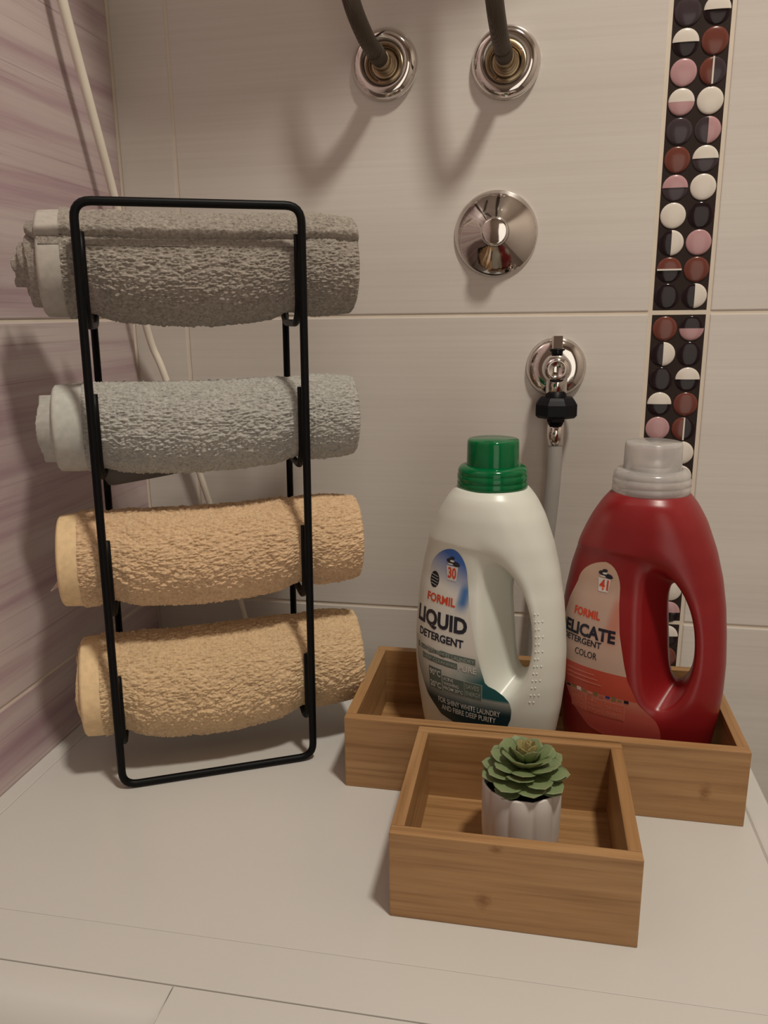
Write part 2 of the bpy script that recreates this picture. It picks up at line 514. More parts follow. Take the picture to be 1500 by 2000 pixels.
# ------------------------------------------------------------------ pipes on the wall
def supply(name, cx, cz, pts, label):
    root = empty(name, (cx, 0, cz)); tag(root, label, 'pipe fitting', 'flexible hose connections on the wall')
    R = .0302
    prof = [(R, 0), (R, .002)]
    for i in range(13):                      # bulging chrome ring
        a = PI * i / 12
        prof.append((.0215 + .0087 * math.cos(a), .0015 + .0095 * math.sin(a)))
    prof += [(.0122, .0012), (.0100, .0012)]
    V, Fc = lathe(prof, (cx, 0, cz), 'Y-', 72); mk('escutcheon', V, Fc, M['chrome'], root)
    V, Fc = lathe([(.0122, .0015), (.0122, .0040), (.0110, .0046), (.0092, .0040), (.0085, .0040), (.0085, .012), (.0075, .0125)], (cx, 0, cz), 'Y-', 48); mk('pipe_stub', V, Fc, M['brass'], root)
    P = [Vector((cx + a, -b, cz + c)) for a, b, c in pts]
    S = spline(P, 14)
    n0 = 10
    V, Fc = tube(S[:n0], [.0086] * (n0 - 2) + [.0083, .0078], 20); mk('hose_nut', V, Fc, M['brass'], root)
    V, Fc = tube(S[4:], .0074, 18); h = mk('braided_hose', V, Fc, M['braid'], root)
    k = 12
    V, Fc = tube(S[k:k + 6], .0079, 18); mk('crimp_sleeve', V, Fc, M['braid'], h)
supply('hose_connection', .2689, .5915, [(0, .004, 0), (-.0025, .026, .002), (-.0085, .052, .011), (-.016, .074, .036), (-.024, .084, .09), (-.028, .087, .17), (-.028, .087, .2745)], 'chrome wall ring with flexible hose, nearer the corner of the pair')
supply('hose_connection', .3778, .5865, [(0, .004, 0), (-.0015, .026, .002), (-.0045, .052, .011), (-.0085, .074, .036), (-.013, .084, .09), (-.016, .087, .17), (-.016, .087, .2795)], 'chrome wall ring with flexible hose, nearer the mosaic strip of the pair')

root = empty('wall_cap', (.3722, 0, .4436)); tag(root, 'conical chrome cover cap on the wall below the hoses', 'cover cap')
V, Fc = lathe([(.0382, 0), (.0384, .0015), (.0376, .0028), (.0300, .0082), (.0200, .0155), (.0130, .0195), (.0128, .0197)], (.3722, 0, .4436), 'Y-', 96); mk('cone', V, Fc, M['chrome'], root)
V, Fc = lathe([(.0125, .016), (.0125, .0255), (.0118, .0268), (.0100, .0274), (0.0, .0276)], (.3722, 0, .4436), 'Y-', 64); mk('knob', V, Fc, M['chrome'], root)

vx, vz = .4318, .3215
root = empty('water_valve', (vx, 0, vz)); tag(root, 'small chrome water tap with black nut and grey hose', 'tap')
prof = [(.0280, 0), (.0280, .0015)] + [(.0140 + .0138 * math.cos(PI / 2 * i / 8), .0015 + .009 * math.sin(PI / 2 * i / 8)) for i in range(9)] + [(.009, .0105)]
V, Fc = lathe(prof, (vx, 0, vz), 'Y-', 72); mk('escutcheon', V, Fc, M['chrome'], root)
V, Fc = lathe([(.0125, .008), (.0135, .014), (.0135, .026), (.0118, .0305), (.0085, .033), (.0072, .0335), (.0068, .0325), (0, .0325)], (vx, 0, vz), 'Y-', 40)
mk('valve_body', V, Fc, M['chrome'], root)
V, Fc = lathe([(.0098, -.0285), (.0098, -.004), (.0070, 0)], (vx + .0006, -.020, vz), 'Z', 32, True); mk('outlet', V, Fc, M['chrome'], root)
V, Fc = lathe([(.0052, .008), (.0052, .016), (.0070, .0165), (.0070, .018)], (vx, -.020, vz), 'Z', 24, True); mk('spindle', V, Fc, M['darkplastic'], root)
mkbm('handle', boxbm(vx - .0048, vx + .0048, -.026, -.014, vz + .0175, vz + .0300, .0012, 2), M['chrome'], root)
hz = vz - .0455
V, Fc = [], []
for (r, h) in [(.0155, .019), (.0178, .0165), (.0205, .0125), (.0205, .0025), (.0180, 0), (.0085, -.0015), (.0085, -.004)]:
    for k in range(8):
        a = 2 * PI * (k + .5) / 8
        V.append((vx + .0012 + r * math.cos(a), -.020 + r * .92 * math.sin(a), hz + h))
for i in range(6):
    for k in range(8): Fc.append((i * 8 + k, i * 8 + (k + 1) % 8, (i + 1) * 8 + (k + 1) % 8, (i + 1) * 8 + k))
Fc.append(tuple(range(8))); Fc.append(tuple(reversed([48 + k for k in range(8)])))
mk('hose_nut', V, Fc, M['darkplastic'], root, smooth=False)
V, Fc = lathe([(.0078, -.023), (.0078, -.001)], (vx + .0012, -.020, hz - .003), 'Z', 28, True); mk('hose_sleeve', V, Fc, M['chrome'], root)
S = spline([(vx + .0012, -.020, hz - .024), (vx + .001, -.020, hz - .06), (vx - .002, -.019, hz - .11), (vx - .008, -.0165, hz - .18), (vx - .012, -.0155, hz - .26), (vx - .012, -.0155, hz - .40)], 12)
V, Fc = tube(S, .0074, 18); mk('supply_hose', V, Fc, M['hosegrey'], root)

# wall-hung basin that the two hoses feed, above the picture
bc = (.29, .86)
basin = empty('washbasin', (bc[0], 0, bc[1])); tag(basin, 'white wall-hung washbasin fed by the two flexible hoses', 'basin')
lev = [(.50, .0), (.62, .004), (.78, .022), (.91, .055), (.98, .090), (1.0, .112), (1.0, .120), (.985, .122), (.93, .120), (.90, .105), (.78, .060), (.55, .030), (.30, .024)]
V, Fc = [], []
nb = 48
for sc_b, hb in lev:
    for k in range(nb + 1):
        a = PI * k / nb
        V.append((bc[0] + .27 * sc_b * math.cos(a), -.001 - .255 * sc_b * math.sin(a) ** .85, bc[1] + hb))
for i in range(len(lev) - 1):
    for k in range(nb): Fc.append((i * (nb + 1) + k, (i + 1) * (nb + 1) + k, (i + 1) * (nb + 1) + k + 1, i * (nb + 1) + k + 1))
Fc.append(tuple(range(nb + 1))); Fc.append(tuple(reversed([(len(lev) - 1) * (nb + 1) + k for k in range(nb + 1)])))
mk('bowl', V, Fc, M['ceramic'], basin)
mkbm('back_ledge', boxbm(bc[0] - .265, bc[0] + .265, -.05, -.001, bc[1] + .09, bc[1] + .1225, .003, 2), M['ceramic'], basin)
V, Fc = lathe([(.022, .0235), (.022, .0260), (.014, .0262), (.012, .0245), (0, .0245)], (bc[0], -.045, bc[1]), 'Z', 32); mk('drain', V, Fc, M['chrome'], basin)

# slender pole in the corner
S = spline([(.0165, -.125, .70), (.0175, -.108, .632), (.0185, -.084, .566), (.0195, -.068, .521), (.0205, -.0535, .478), (.0262, -.0225, .3585), (.0385, -.0175, .314), (.0728, -.0145, .194), (.1065, -.0140, .0614), (.128, -.0140, -.06), (.15, -.0145, -.22)], 10)
V, Fc = tube(S, [.0046 - .0019 * i / (len(S) - 1) for i in range(len(S))], 16)
o = mk('pole', V, Fc, M['pole'], origin=(.15, -.0145, -.22)); tag(o, 'thin cream pole leaning into the corner behind the towel rack', 'pole')

# ------------------------------------------------------------------ towel rack
RO = Vector((.0936, -.2625, 0)); RT = .4538; RW, RH = .1569, .4500
RU = Vector((math.cos(RT), math.sin(RT), 0)); RV = Vector((-math.sin(RT), math.cos(RT), 0))
RUP = Vector((0, 0, 1)) + RV * .0063 + RU * .0154
def rk(u, d, z): return RO + RU * u + RV * d + RUP * z
rr = .0031
rack = empty('towel_rack', RO + RU * RW / 2); tag(rack, 'black wire towel rack with four tiers on the washing machine', 'rack')
def rounded(pts, rad, n=6):
    out = []
    m = len(pts)
    for i in range(m):
        a, b, c = Vector(pts[i - 1]), Vector(pts[i]), Vector(pts[(i + 1) % m])
        p, q = b + (a - b).normalized() * rad, b + (c - b).normalized() * rad
        for k in range(n + 1):
            t = k / n
            out.append(p * (1 - t) ** 2 + b * 2 * t * (1 - t) + q * t * t)
    return out
V, Fc = tube(rounded([rk(0, 0, rr), rk(RW, 0, rr), rk(RW, 0, RH), rk(0, 0, RH)], .012), rr, 14, True); mk('front_frame', V, Fc, M['rackblack'], rack)
RD = .092
HB = [.3665, .2545, .1435, .0315]
for s, u in ((1, 0.0), (-1, RW)):
    V, Fc = tube([rk(u, RD, .098), rk(u, RD, .26), rk(u, RD, .436)], rr * .95, 12); mk('rear_rod', V, Fc, M['rackblack'], rack)
    for zb in HB:
        zt = zb + .064
        uu = u + s * .0026
        cr = .020
        f0 = .0052
        pts = [rk(uu, f0, zt), rk(uu, f0, zt - .02)]
        for i in range(7):
            a = PI / 2 * i / 6
            pts.append(rk(uu, f0 + cr - cr * math.cos(a), zb + cr - cr * math.sin(a)))
        for i in range(7):
            a = PI / 2 * i / 6
            pts.append(rk(uu, RD - f0 - cr + cr * math.sin(a), zb + cr - cr * math.cos(a)))
        pts += [rk(uu, RD - f0, zt - .02), rk(uu, RD - f0, zt)]
        V, Fc = tube(pts, rr * .9, 10); mk('hook', V, Fc, M['rackblack'], rack)
V, Fc = tube([rk(0, RD, .434), rk(RW, RD, .434)], rr * .95, 12); mk('rear_crossbar', V, Fc, M['rackblack'], rack)

# ------------------------------------------------------------------ towels
def towel(label, mat, hem, zc, R, uL, uR, psi_end, hemw, tele, seed, sag=.10, squeeze=.10, tilt=0.0, pattern=False, flat=1.0, dc=.046, th=.0075, zshift=0.0, inner=None):
    root = empty('rolled_towel', rk((uL + uR) / 2, dc, zc - R)); tag(root, label, 'towel', 'rolled towels on the rack')
    rs = np.random.RandomState(seed)
    def place(Uc, psi, r):
        """Uc, psi, r arrays -> world"""
        k = Uc / RW
        sq = 1 - squeeze * (np.exp(-((Uc - .004) / .010) ** 2) + np.exp(-((Uc - RW + .004) / .010) ** 2))
        mid = np.clip(np.sin(np.clip(k, 0, 1) * PI), 0, 1)
        dn = np.clip(-np.sin(psi), 0, 1)
        endt = 1 - .10 * np.clip((Uc - RW - .01) / .04, 0, 1) ** 2 - .07 * np.clip((-.005 - Uc) / .035, 0, 1) ** 2
        fr = np.clip(np.cos(psi), 0, 1)
        r2 = r * (1 + (sq - 1) * (.35 + .65 * np.clip(.3 - np.sin(psi), 0, 1))) * (1 + sag * mid * dn + .05 * mid * fr) * endt
        low = vnoise(None, .05, .9, Uc + 1, psi + 20, seed) - .5
        r2 = r2 * (1 + .030 * low)
        dd = dc - r2 * np.cos(psi)
        zz = zc + tilt * (k - .5) - .0025 * mid + r2 * np.sin(psi) * flat + zshift * mid
        u = np.array(RU); v = np.array(RV); upv = np.array(RUP); o = np.array(RO)
        return o + Uc[..., None] * u + dd[..., None] * v + zz[..., None] * upv
    # outer layer
    NT_, NU = 540, 320
    tau = np.concatenate([np.linspace(0, .10, 9)[:-1], np.linspace(.10, 2 * PI + .25, NT_)])
    def sheet(us, rough, name, mt, par, dr=0.0, left=True, right=True):
        tt, uu = np.meshgrid(tau, us, indexing='ij')
        psi = psi_end + tt
        r = R - th * tt / (2 * PI) + dr
        edge = np.sqrt(np.clip(1 - (1 - np.clip(tt / .10, 0, 1)) ** 2, 0, 1))
        r = r - th * .95 * (1 - edge)
        if rough:
            arc = tt * R
            wob = .004 * vnoise(None, .02, .02, uu + 3, arc + 1, seed + 5)
            n1 = np.abs(2 * vnoise(None, .0046, .0017, uu + 5, arc + 2 + wob, seed + 1) - 1) ** .8
            n2 = np.abs(2 * vnoise(None, .0024, .0013, uu + 7, arc + 3 + wob, seed + 2) - 1)
            n3 = vnoise(None, .03, .03, uu + 9, arc + 4, seed + 3)
            amp = .0016
            if pattern:
                w1 = np.abs(((arc * 26 + .55 * np.sin(uu * 52) + .2) % 1) - .5)
                w2 = np.abs(((arc * 26 - .55 * np.sin(uu * 52 + 1.1) + .6) % 1) - .5)
                m = np.clip((np.minimum(w1, w2) - .05) / .05, 0, 1)
                r = r - .0007 * (1 - m)
            r = r + amp * (n1 - .5) + .0013 * (n2 - .5) + .0006 * (n3 - .5)
        cols_r, cols_u = [r], [uu]
        P = place(uu, psi, r)
        pr = [P]
        if left:
            e = [(0.0, .45, .0018), (0.0, .8, .0012), ]
            a = place(uu[:, :1] - .0016, psi[:, :1], r[:, :1] - th * .25)
            b = place(uu[:, :1] - .0016, psi[:, :1], r[:, :1] - th * .65)
            c = place(uu[:, :1], psi[:, :1], r[:, :1] - th * .95)
            pr = [c, b, a] + pr
        if right:
            a = place(uu[:, -1:] + .0016, psi[:, -1:], r[:, -1:] - th * .25)
            b = place(uu[:, -1:] + .0016, psi[:, -1:], r[:, -1:] - th * .65)
            c = place(uu[:, -1:], psi[:, -1:], r[:, -1:] - th * .95)
            pr = pr + [a, b, c]
        P = np.concatenate(pr, axis=1)
        a_, b_ = P.shape[:2]
        idx = np.arange(a_ * b_).reshape(a_, b_)
        fc = np.stack([idx[:-1, :-1], idx[:-1, 1:], idx[1:, 1:], idx[1:, :-1]], -1).reshape(-1, 4)
        return mk(name, P.reshape(-1, 3), fc, mt, par)
    us_h = np.linspace(uL, uL + hemw, 16)
    us_t = np.linspace(uL + hemw, uR, NU)
    sheet(us_h, False, 'hem', hem, root, -.0010, True, False)
    sheet(us_t, True, 'outer_layer', mat, root, 0.0, False, True)
    # inner spiral
    nt = 260
    turns = max(2.2, (R - .006) / th - .4)
    t2 = np.linspace(2 * PI - .2, 2 * PI * turns, nt)
    lay = (t2 - 2 * PI) / (2 * PI)
    lt = np.interp(lay, [p[0] for p in tele], [p[1] for p in tele])
    lt = lt + .0012 * np.sin(t2 * 3.1) + .0008 * rs.rand(nt)
    rtl = -.002 + .0030 * np.sin(t2 * .7 + seed) + .0010 * rs.rand(nt) + .0012 * np.clip(lay, 0, 3)
    ks = [0, 0, 0, 0, .25, .5, .75, 1, 1, 1, 1]
    offu = [.0004, -.0008, -.0008, .0, 0, 0, 0, 0, .0008, .0008, -.0004]
    offr = [-.95, -.7, -.3, 0, 0, 0, 0, 0, -.3, -.7, -.95]
    P = []
    for k, ou, orr in zip(ks, offu, offr):
        U_ = (uL - lt + .001) * (1 - k) + (uR + rtl) * k + ou
        r = np.clip(R - th * t2 / (2 * PI) + orr * th, .0012, None)
        P.append(place(U_, psi_end + t2, r))
    P = np.stack(P, 1)
    a_, b_ = P.shape[:2]
    idx = np.arange(a_ * b_).reshape(a_, b_)
    fc = np.stack([idx[:-1, :-1], idx[:-1, 1:], idx[1:, 1:], idx[1:, :-1]], -1).reshape(-1, 4)
    mk('inner_roll', P.reshape(-1, 3), fc, inner or mat, root)
    return root
towel('dark grey terry towel rolled on the top tier', M['towel_grey_warm'], M['hem_grey'], .4090, .0425, -.0275, .203, .62, .015, [(0, .0), (.05, .008), (1.0, .009), (1.6, .010), (2.4, .020), (4, .020)], 21, sag=.10)
t2 = towel('pale grey terry towel rolled on the second tier', M['towel_grey_cool'], M['hem_cool'], .2915, .0380, -.028, .203, -2.3, .020, [(0, .0), (.08, .012), (1.5, .013), (4, .014)], 33, sag=.06, squeeze=.08, inner=M['hem_cool'])
t3 = towel('peach patterned terry towel rolled on the third tier', M['towel_peach'], M['hem_sand'], .1850, .0420, -.034, .205, -2.0, .014, [(0, .0), (1.5, .001), (2, -.004), (4, .004)], 47, sag=.08, squeeze=.10, pattern=True)
towel('sand coloured terry towel rolled on the bottom tier', M['towel_sand'], M['hem_sand'], .0740, .0460, -.026, .2045, -2.2, .014, [(0, .0), (.3, .004), (2, .006), (4, .004)], 58, sag=.17, squeeze=.10, pattern=True, dc=.047)
tag_v = [rk(-.0345, .020, .172), rk(-.0345, .036, .176), rk(-.043, .024, .166), rk(-.0345, .0204, .1715), rk(-.0345, .0364, .1755), rk(-.043, .0244, .1655)]
mk('care_tag', tag_v, [(0, 1, 2), (5, 4, 3), (0, 3, 4, 1), (1, 4, 5, 2), (2, 5, 3, 0)], M['i_tag'], t3, smooth=False)
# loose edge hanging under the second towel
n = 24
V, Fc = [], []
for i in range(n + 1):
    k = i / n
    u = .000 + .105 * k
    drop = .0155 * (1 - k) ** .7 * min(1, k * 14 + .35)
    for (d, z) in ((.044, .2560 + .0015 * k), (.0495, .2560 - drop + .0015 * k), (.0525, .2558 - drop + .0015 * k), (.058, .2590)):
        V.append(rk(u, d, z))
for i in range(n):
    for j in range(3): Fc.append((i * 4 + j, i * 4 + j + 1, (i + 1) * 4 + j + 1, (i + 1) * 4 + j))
mk('loose_edge', V, Fc, M['flapshade'], t2)

# ------------------------------------------------------------------ bamboo boxes
def bbox(x, y, th, L, D, H, label, spots, tag_n):
    root = empty('bamboo_box', (x + L / 2 * math.cos(th), y + L / 2 * math.sin(th), 0)); tag(root, label, 'box', 'bamboo boxes on the machine')
    c = Vector((x, y, 0)); t = .0085; bv = .0009
    mx, my = bamboo('bamboo_x' + tag_n, 0, [(px - root.location.x, py - root.location.y, pz, sx, sy, sz) for px, py, pz, sx, sy, sz in spots]), bamboo('bamboo_y' + tag_n, 1)
    mkbm('front_panel', boxbm(x, x + L, y, y + t, 0, H, bv, 2, th, c), mx, root)
    mkbm('back_panel', boxbm(x, x + L, y + D - t, y + D, 0, H, bv, 2, th, c), mx, root)
    mkbm('side_panel', boxbm(x, x + t, y + t, y + D - t, 0, H - .0001, bv * .7, 2, th, c), my, root)
    mkbm('side_panel', boxbm(x + L - t, x + L, y + t, y + D - t, 0, H - .0001, bv * .7, 2, th, c), my, root)
    mkbm('base_panel', boxbm(x + t, x + L - t, y + t, y + D - t, .001, .0065, 0, 1, th, c), mx, root)
    return root
bbox(.2715, -.2282, -.0077, .304, .1416, .0614, 'long bamboo box holding the two detergent bottles', [(.546, -.2282, .026, .006, .02, .010)], '_long')
bbox(.3320, -.3625, -.0032, .1519, .1319, .0611, 'small bamboo box in front with the succulent pot inside', [(.398, -.3625, .0575, .006, .02, .004), (.391, -.3625, .020, .007, .02, .008)], '_small')

# ------------------------------------------------------------------ succulent
pot = (.4122, -.2965, .0068)
root = empty('succulent_pot', pot); tag(root, 'small green succulent in a white fluted pot inside the front box', 'plant')
V, Fc = [], []
seg, NF = 160, 10
prof = [(.0205, 0, 0), (.0235, 0.0012, .2), (.0258, .008, .8), (.0270, .024, 1), (.0273, .045, 1), (.0272, .0565, 1), (.0268, .0576, .9), (.0257, .0576, .9), (.0250, .0560, .8), (.0248, .047, .6), (0.0, .047, 0)]
for r, h, fl in prof:
    for k in range(seg):
        a = 2 * PI * k / seg + .25
        w_ = abs(math.sin(NF * a / 2))
        rr_ = r - .0022 * fl * (1 - w_ ** .55)
        hh = h + (.0022 * (w_ ** .8 - .6) if h > .055 else 0)
        V.append((pot[0] + rr_ * math.cos(a), pot[1] + rr_ * math.sin(a), pot[2] + hh))
for i in range(len(prof) - 1):
    for k in range(seg): Fc.append((i * seg + k, i * seg + (k + 1) % seg, (i + 1) * seg + (k + 1) % seg, (i + 1) * seg + k))
Fc.append(tuple(reversed(range(seg))))
mk('pot', V, Fc, M['ceramic'], root)
V, Fc = lathe([(.0246, .0478), (.015, .050), (0, .052)], pot, 'Z', 40); mk('soil', V, Fc, M['soil'], root)
V, Fc = lathe([(.007, .047), (.006, .066), (.004, .078)], pot, 'Z', 12); mk('stem', V, Fc, M['leaf'], root)
def leaf_mesh(name, mat):
    V, Fc = [], []
    n, s = 10, 10
    for i in range(n + 1):
        t = i / n
        wd = .30 * math.sin(PI * min(1, t ** .8) * .5) * (1 - max(0, (t - .55) / .45) ** 2.2) + .001
        wd = (.10 + .62 * t) * (1 if t < .62 else max(0.0, 1 - ((t - .62) / .38) ** 2.4)) * .72
        thk = .13 * (1 - t ** 3) * (.5 + .5 * math.sin(PI * min(1, t + .2)))
        for k in range(s):
            a = 2 * PI * k / s
            cy = wd * math.cos(a)
            V.append((t, cy, .10 * t * t + .35 * cy * cy + max(thk, .012) * math.sin(a) * .8))
    for i in range(n):
        for k in range(s): Fc.append((i * s + k, i * s + (k + 1) % s, (i + 1) * s + (k + 1) % s, (i + 1) * s + k))
    Fc.append(tuple(reversed(range(s)))); Fc.append(tuple(n * s + k for k in range(s)))
    me = bpy.data.meshes.new(name); me.from_pydata(V, [], Fc); me.materials.append(mat)
    for p in me.polygons: p.use_smooth = True
    return me
LM, BM_ = leaf_mesh('leaf', M['leaf']), leaf_mesh('bud_leaf', M['bud'])
rng = random.Random(8)
rings = [(.0612, 8, -9, .0262), (.0622, 9, 0, .0288), (.0640, 9, 8, .0272), (.0664, 8, 18, .0240), (.0690, 8, 31, .0200), (.0715, 6, 50, .0160), (.0725, 5, 66, .0140)]
for q, (hz_, cnt, el, ln) in enumerate(rings):
    for k in range(cnt):
        az = 2 * PI * (k + .5 * (q % 2)) / cnt + .35 + rng.uniform(-.09, .09)
        o = bpy.data.objects.new('leaf', LM if q < 6 else BM_); link(o, root)
        o.location = Vector((.0005 * q + .002 * math.cos(az), .002 * math.sin(az), hz_))
        o.rotation_euler = (0, -math.radians(el + rng.uniform(-6, 6)), az)
        o.scale = (ln * rng.uniform(.93, 1.06), ln * .92, ln)
for k in range(3):
    o = bpy.data.objects.new('leaf', BM_); link(o, root)
    o.location = Vector((.0030, 0, .0745)); o.rotation_euler = (0, -math.radians(80), 2 * PI * k / 3); o.scale = (.0125, .010, .010)

# ------------------------------------------------------------------ detergent bottles
ZP = np.array([-.004, 0, .0030, .0125, .025, .049, .073, .097, .120, .143, .165, .187, .209, .222, .230, .245])
AP = np.array([.045, .0525, .0560, .0580, .0604, .064, .0661, .0662, .0646, .0622, .0583, .0521, .0432, .0355, .0285, .0200])
# smooth resample of the profile
_zz = np.linspace(-.004, .245, 500)
_aa = np.interp(_zz, ZP, AP)
_k = np.exp(-np.linspace(-2, 2, 31) ** 2); _k /= _k.sum()
_as = np.convolve(np.pad(_aa, 15, mode='edge'), _k, mode='valid')
NEXP, RATIO = 2.2, .55
def sec(z):
    a = np.interp(z, _zz, _as)
    b = a * (RATIO + (1 - RATIO) * np.clip((z - .15) / .075, 0, 1) ** 1.6)
    return a, b
def sstep(x): x = np.clip(x, 0, 1); return x * x * (3 - 2 * x)
def smax(a, b, k):
    h = np.clip(.5 + .5 * (a - b) / k, 0, 1)
    return b * (1 - h) + a * h + k * h * (1 - h)
def sdf(x, y, z):
    a, b = sec(z)
    q = ((np.abs(x) / a) ** NEXP + (np.abs(y) / b) ** NEXP) ** (1 / NEXP)
    f = (q - 1) * (a + b) / 2 * .85
    # shoulder line above the label and the grip
    zc = .184 - .0012 * ((x + .02) / .02) ** 2
    f = f - .0009 * sstep((z - zc) / .003) * (1 - sstep((z - zc) / .030)) * sstep((.028 - x) / .02) * sstep((.056 + x) / .01)
    f = smax(f, -z, .006)
    f = smax(f, z - .2305, .002)
    # grip opening: an oval tunnel flaring towards both faces
    ay = np.abs(y)
    fl = np.clip((ay - .003) / .032, 0, 1.25)
    hz = z - .1180
    shift = -.085 * hz - 2.4 * hz * hz
    xl, xr = .0215 - .0165 * fl, .0430 + .0060 * fl ** 2
    cx = (xl + xr) / 2 + shift
    rx = (xr - xl) / 2
    rz = .0410 + .0200 * fl
    g = np.sqrt(((x - cx) / rx) ** 2 + (np.abs(hz) / rz) ** 2.4) - 1
    g = g * np.minimum(rx, .02) * .85
    return smax(f, -g, .0065)
def surface_net(f, lo, hi, h):
    n = [int(math.ceil((hi[i] - lo[i]) / h)) + 1 for i in range(3)]
    ax = [lo[i] + h * np.arange(n[i]) for i in range(3)]
    X, Yy, Z = np.meshgrid(*ax, indexing='ij')
    D = f(X, Yy, Z)
    ins = D < 0
    c = [D[i:n[0] - 1 + i, j:n[1] - 1 + j, k:n[2] - 1 + k] for i in (0, 1) for j in (0, 1) for k in (0, 1)]
    inn = np.stack([q < 0 for q in c])
    s = inn.sum(0)
    act = (s > 0) & (s < 8)
    I = np.argwhere(act)
    vid = -np.ones(act.shape, int); vid[act] = np.arange(len(I))
    P = np.array(lo) + h * (I + .5)
    for _ in range(6):
        e = 2e-4
        d0 = f(*P.T)
        gr = np.stack([(f(*(P + np.eye(3)[i] * e).T) - f(*(P - np.eye(3)[i] * e).T)) / (2 * e) for i in range(3)], 1)
        P = P - gr * (d0 / np.maximum((gr ** 2).sum(1), .05))[:, None] * .8
    Fq = []
    for axis in range(3):
        sl = [slice(None)] * 3
        a = [slice(0, n[i]) for i in range(3)]; b = [slice(0, n[i]) for i in range(3)]
        a[axis] = slice(0, n[axis] - 1); b[axis] = slice(1, n[axis])
        A, Bq = ins[tuple(a)], ins[tuple(b)]
        E_ = np.argwhere(A != Bq)
        o1, o2 = (axis + 1) % 3, (axis + 2) % 3
        ok = (E_[:, o1] > 0) & (E_[:, o2] > 0) & (E_[:, o1] < n[o1] - 1) & (E_[:, o2] < n[o2] - 1)
        E_ = E_[ok]
        flip = ~A[tuple(E_.T)]
        def g(d1, d2):
            q = E_.copy(); q[:, o1] -= d1; q[:, o2] -= d2
            return vid[tuple(q.T)]
        quad = np.stack([g(1, 1), g(0, 1), g(0, 0), g(1, 0)], 1)
        quad[flip] = quad[flip][:, ::-1]
        Fq.append(quad)
    Fq = np.concatenate(Fq)
    ea = np.concatenate([Fq[:, [0, 1]], Fq[:, [1, 2]], Fq[:, [2, 3]], Fq[:, [3, 0]]])
    for _ in range(5):                      # even out the vertices, then pull them back to the surface
        acc = np.zeros_like(P); cnt = np.zeros(len(P))
        np.add.at(acc, ea[:, 0], P[ea[:, 1]]); np.add.at(acc, ea[:, 1], P[ea[:, 0]])
        np.add.at(cnt, ea[:, 0], 1); np.add.at(cnt, ea[:, 1], 1)
        P = P * .4 + .6 * acc / np.maximum(cnt, 1)[:, None]
        for _ in range(3):
            d0 = f(*P.T)
            gr = np.stack([(f(*(P + np.eye(3)[i] * e).T) - f(*(P - np.eye(3)[i] * e).T)) / (2 * e) for i in range(3)], 1)
            P = P - gr * (d0 / np.maximum((gr ** 2).sum(1), .05))[:, None] * .8
    return P, Fq
BV, BF = surface_net(sdf, (-.070, -.048, -.003), (.070, .048, .2335), .0017)
bottle_me = bpy.data.meshes.new('bottle_body')
bottle_me.from_pydata(BV.tolist(), [], BF.tolist())
bottle_me.polygons.foreach_set('use_smooth', [True] * len(bottle_me.polygons))
bottle_me.update()

# arc-length map on the reference section (front half, from the left side to the right)
_ang = np.linspace(-PI / 2 * .999, PI / 2 * .999, 2001)       # 0 = straight front
_fx = np.sign(np.sin(_ang)) * np.abs(np.sin(_ang)) ** (2 / NEXP)
_fy = -np.abs(np.cos(_ang)) ** (2 / NEXP)
_ar, _br = .065, .065 * RATIO
_s = np.concatenate([[0], np.cumsum(np.hypot(np.diff(_fx * _ar), np.diff(_fy * _br)))])
_s -= _s[1000]
def s_of_x(x): return float(np.interp(x / _ar, _fx, _s))
def onbottle(s, z, off):
    fx, fy = np.interp(s, _s, _fx), np.interp(s, _s, _fy)
    a, b = sec(z)
    x, y = a * fx, b * fy
    nx = np.sign(fx) * np.abs(fx) ** (NEXP - 1) / a; ny = -np.abs(fy) ** (NEXP - 1) / b
    l = np.hypot(nx, ny)
    return np.stack([x + off * nx / l, y + off * ny / l, z], -1)

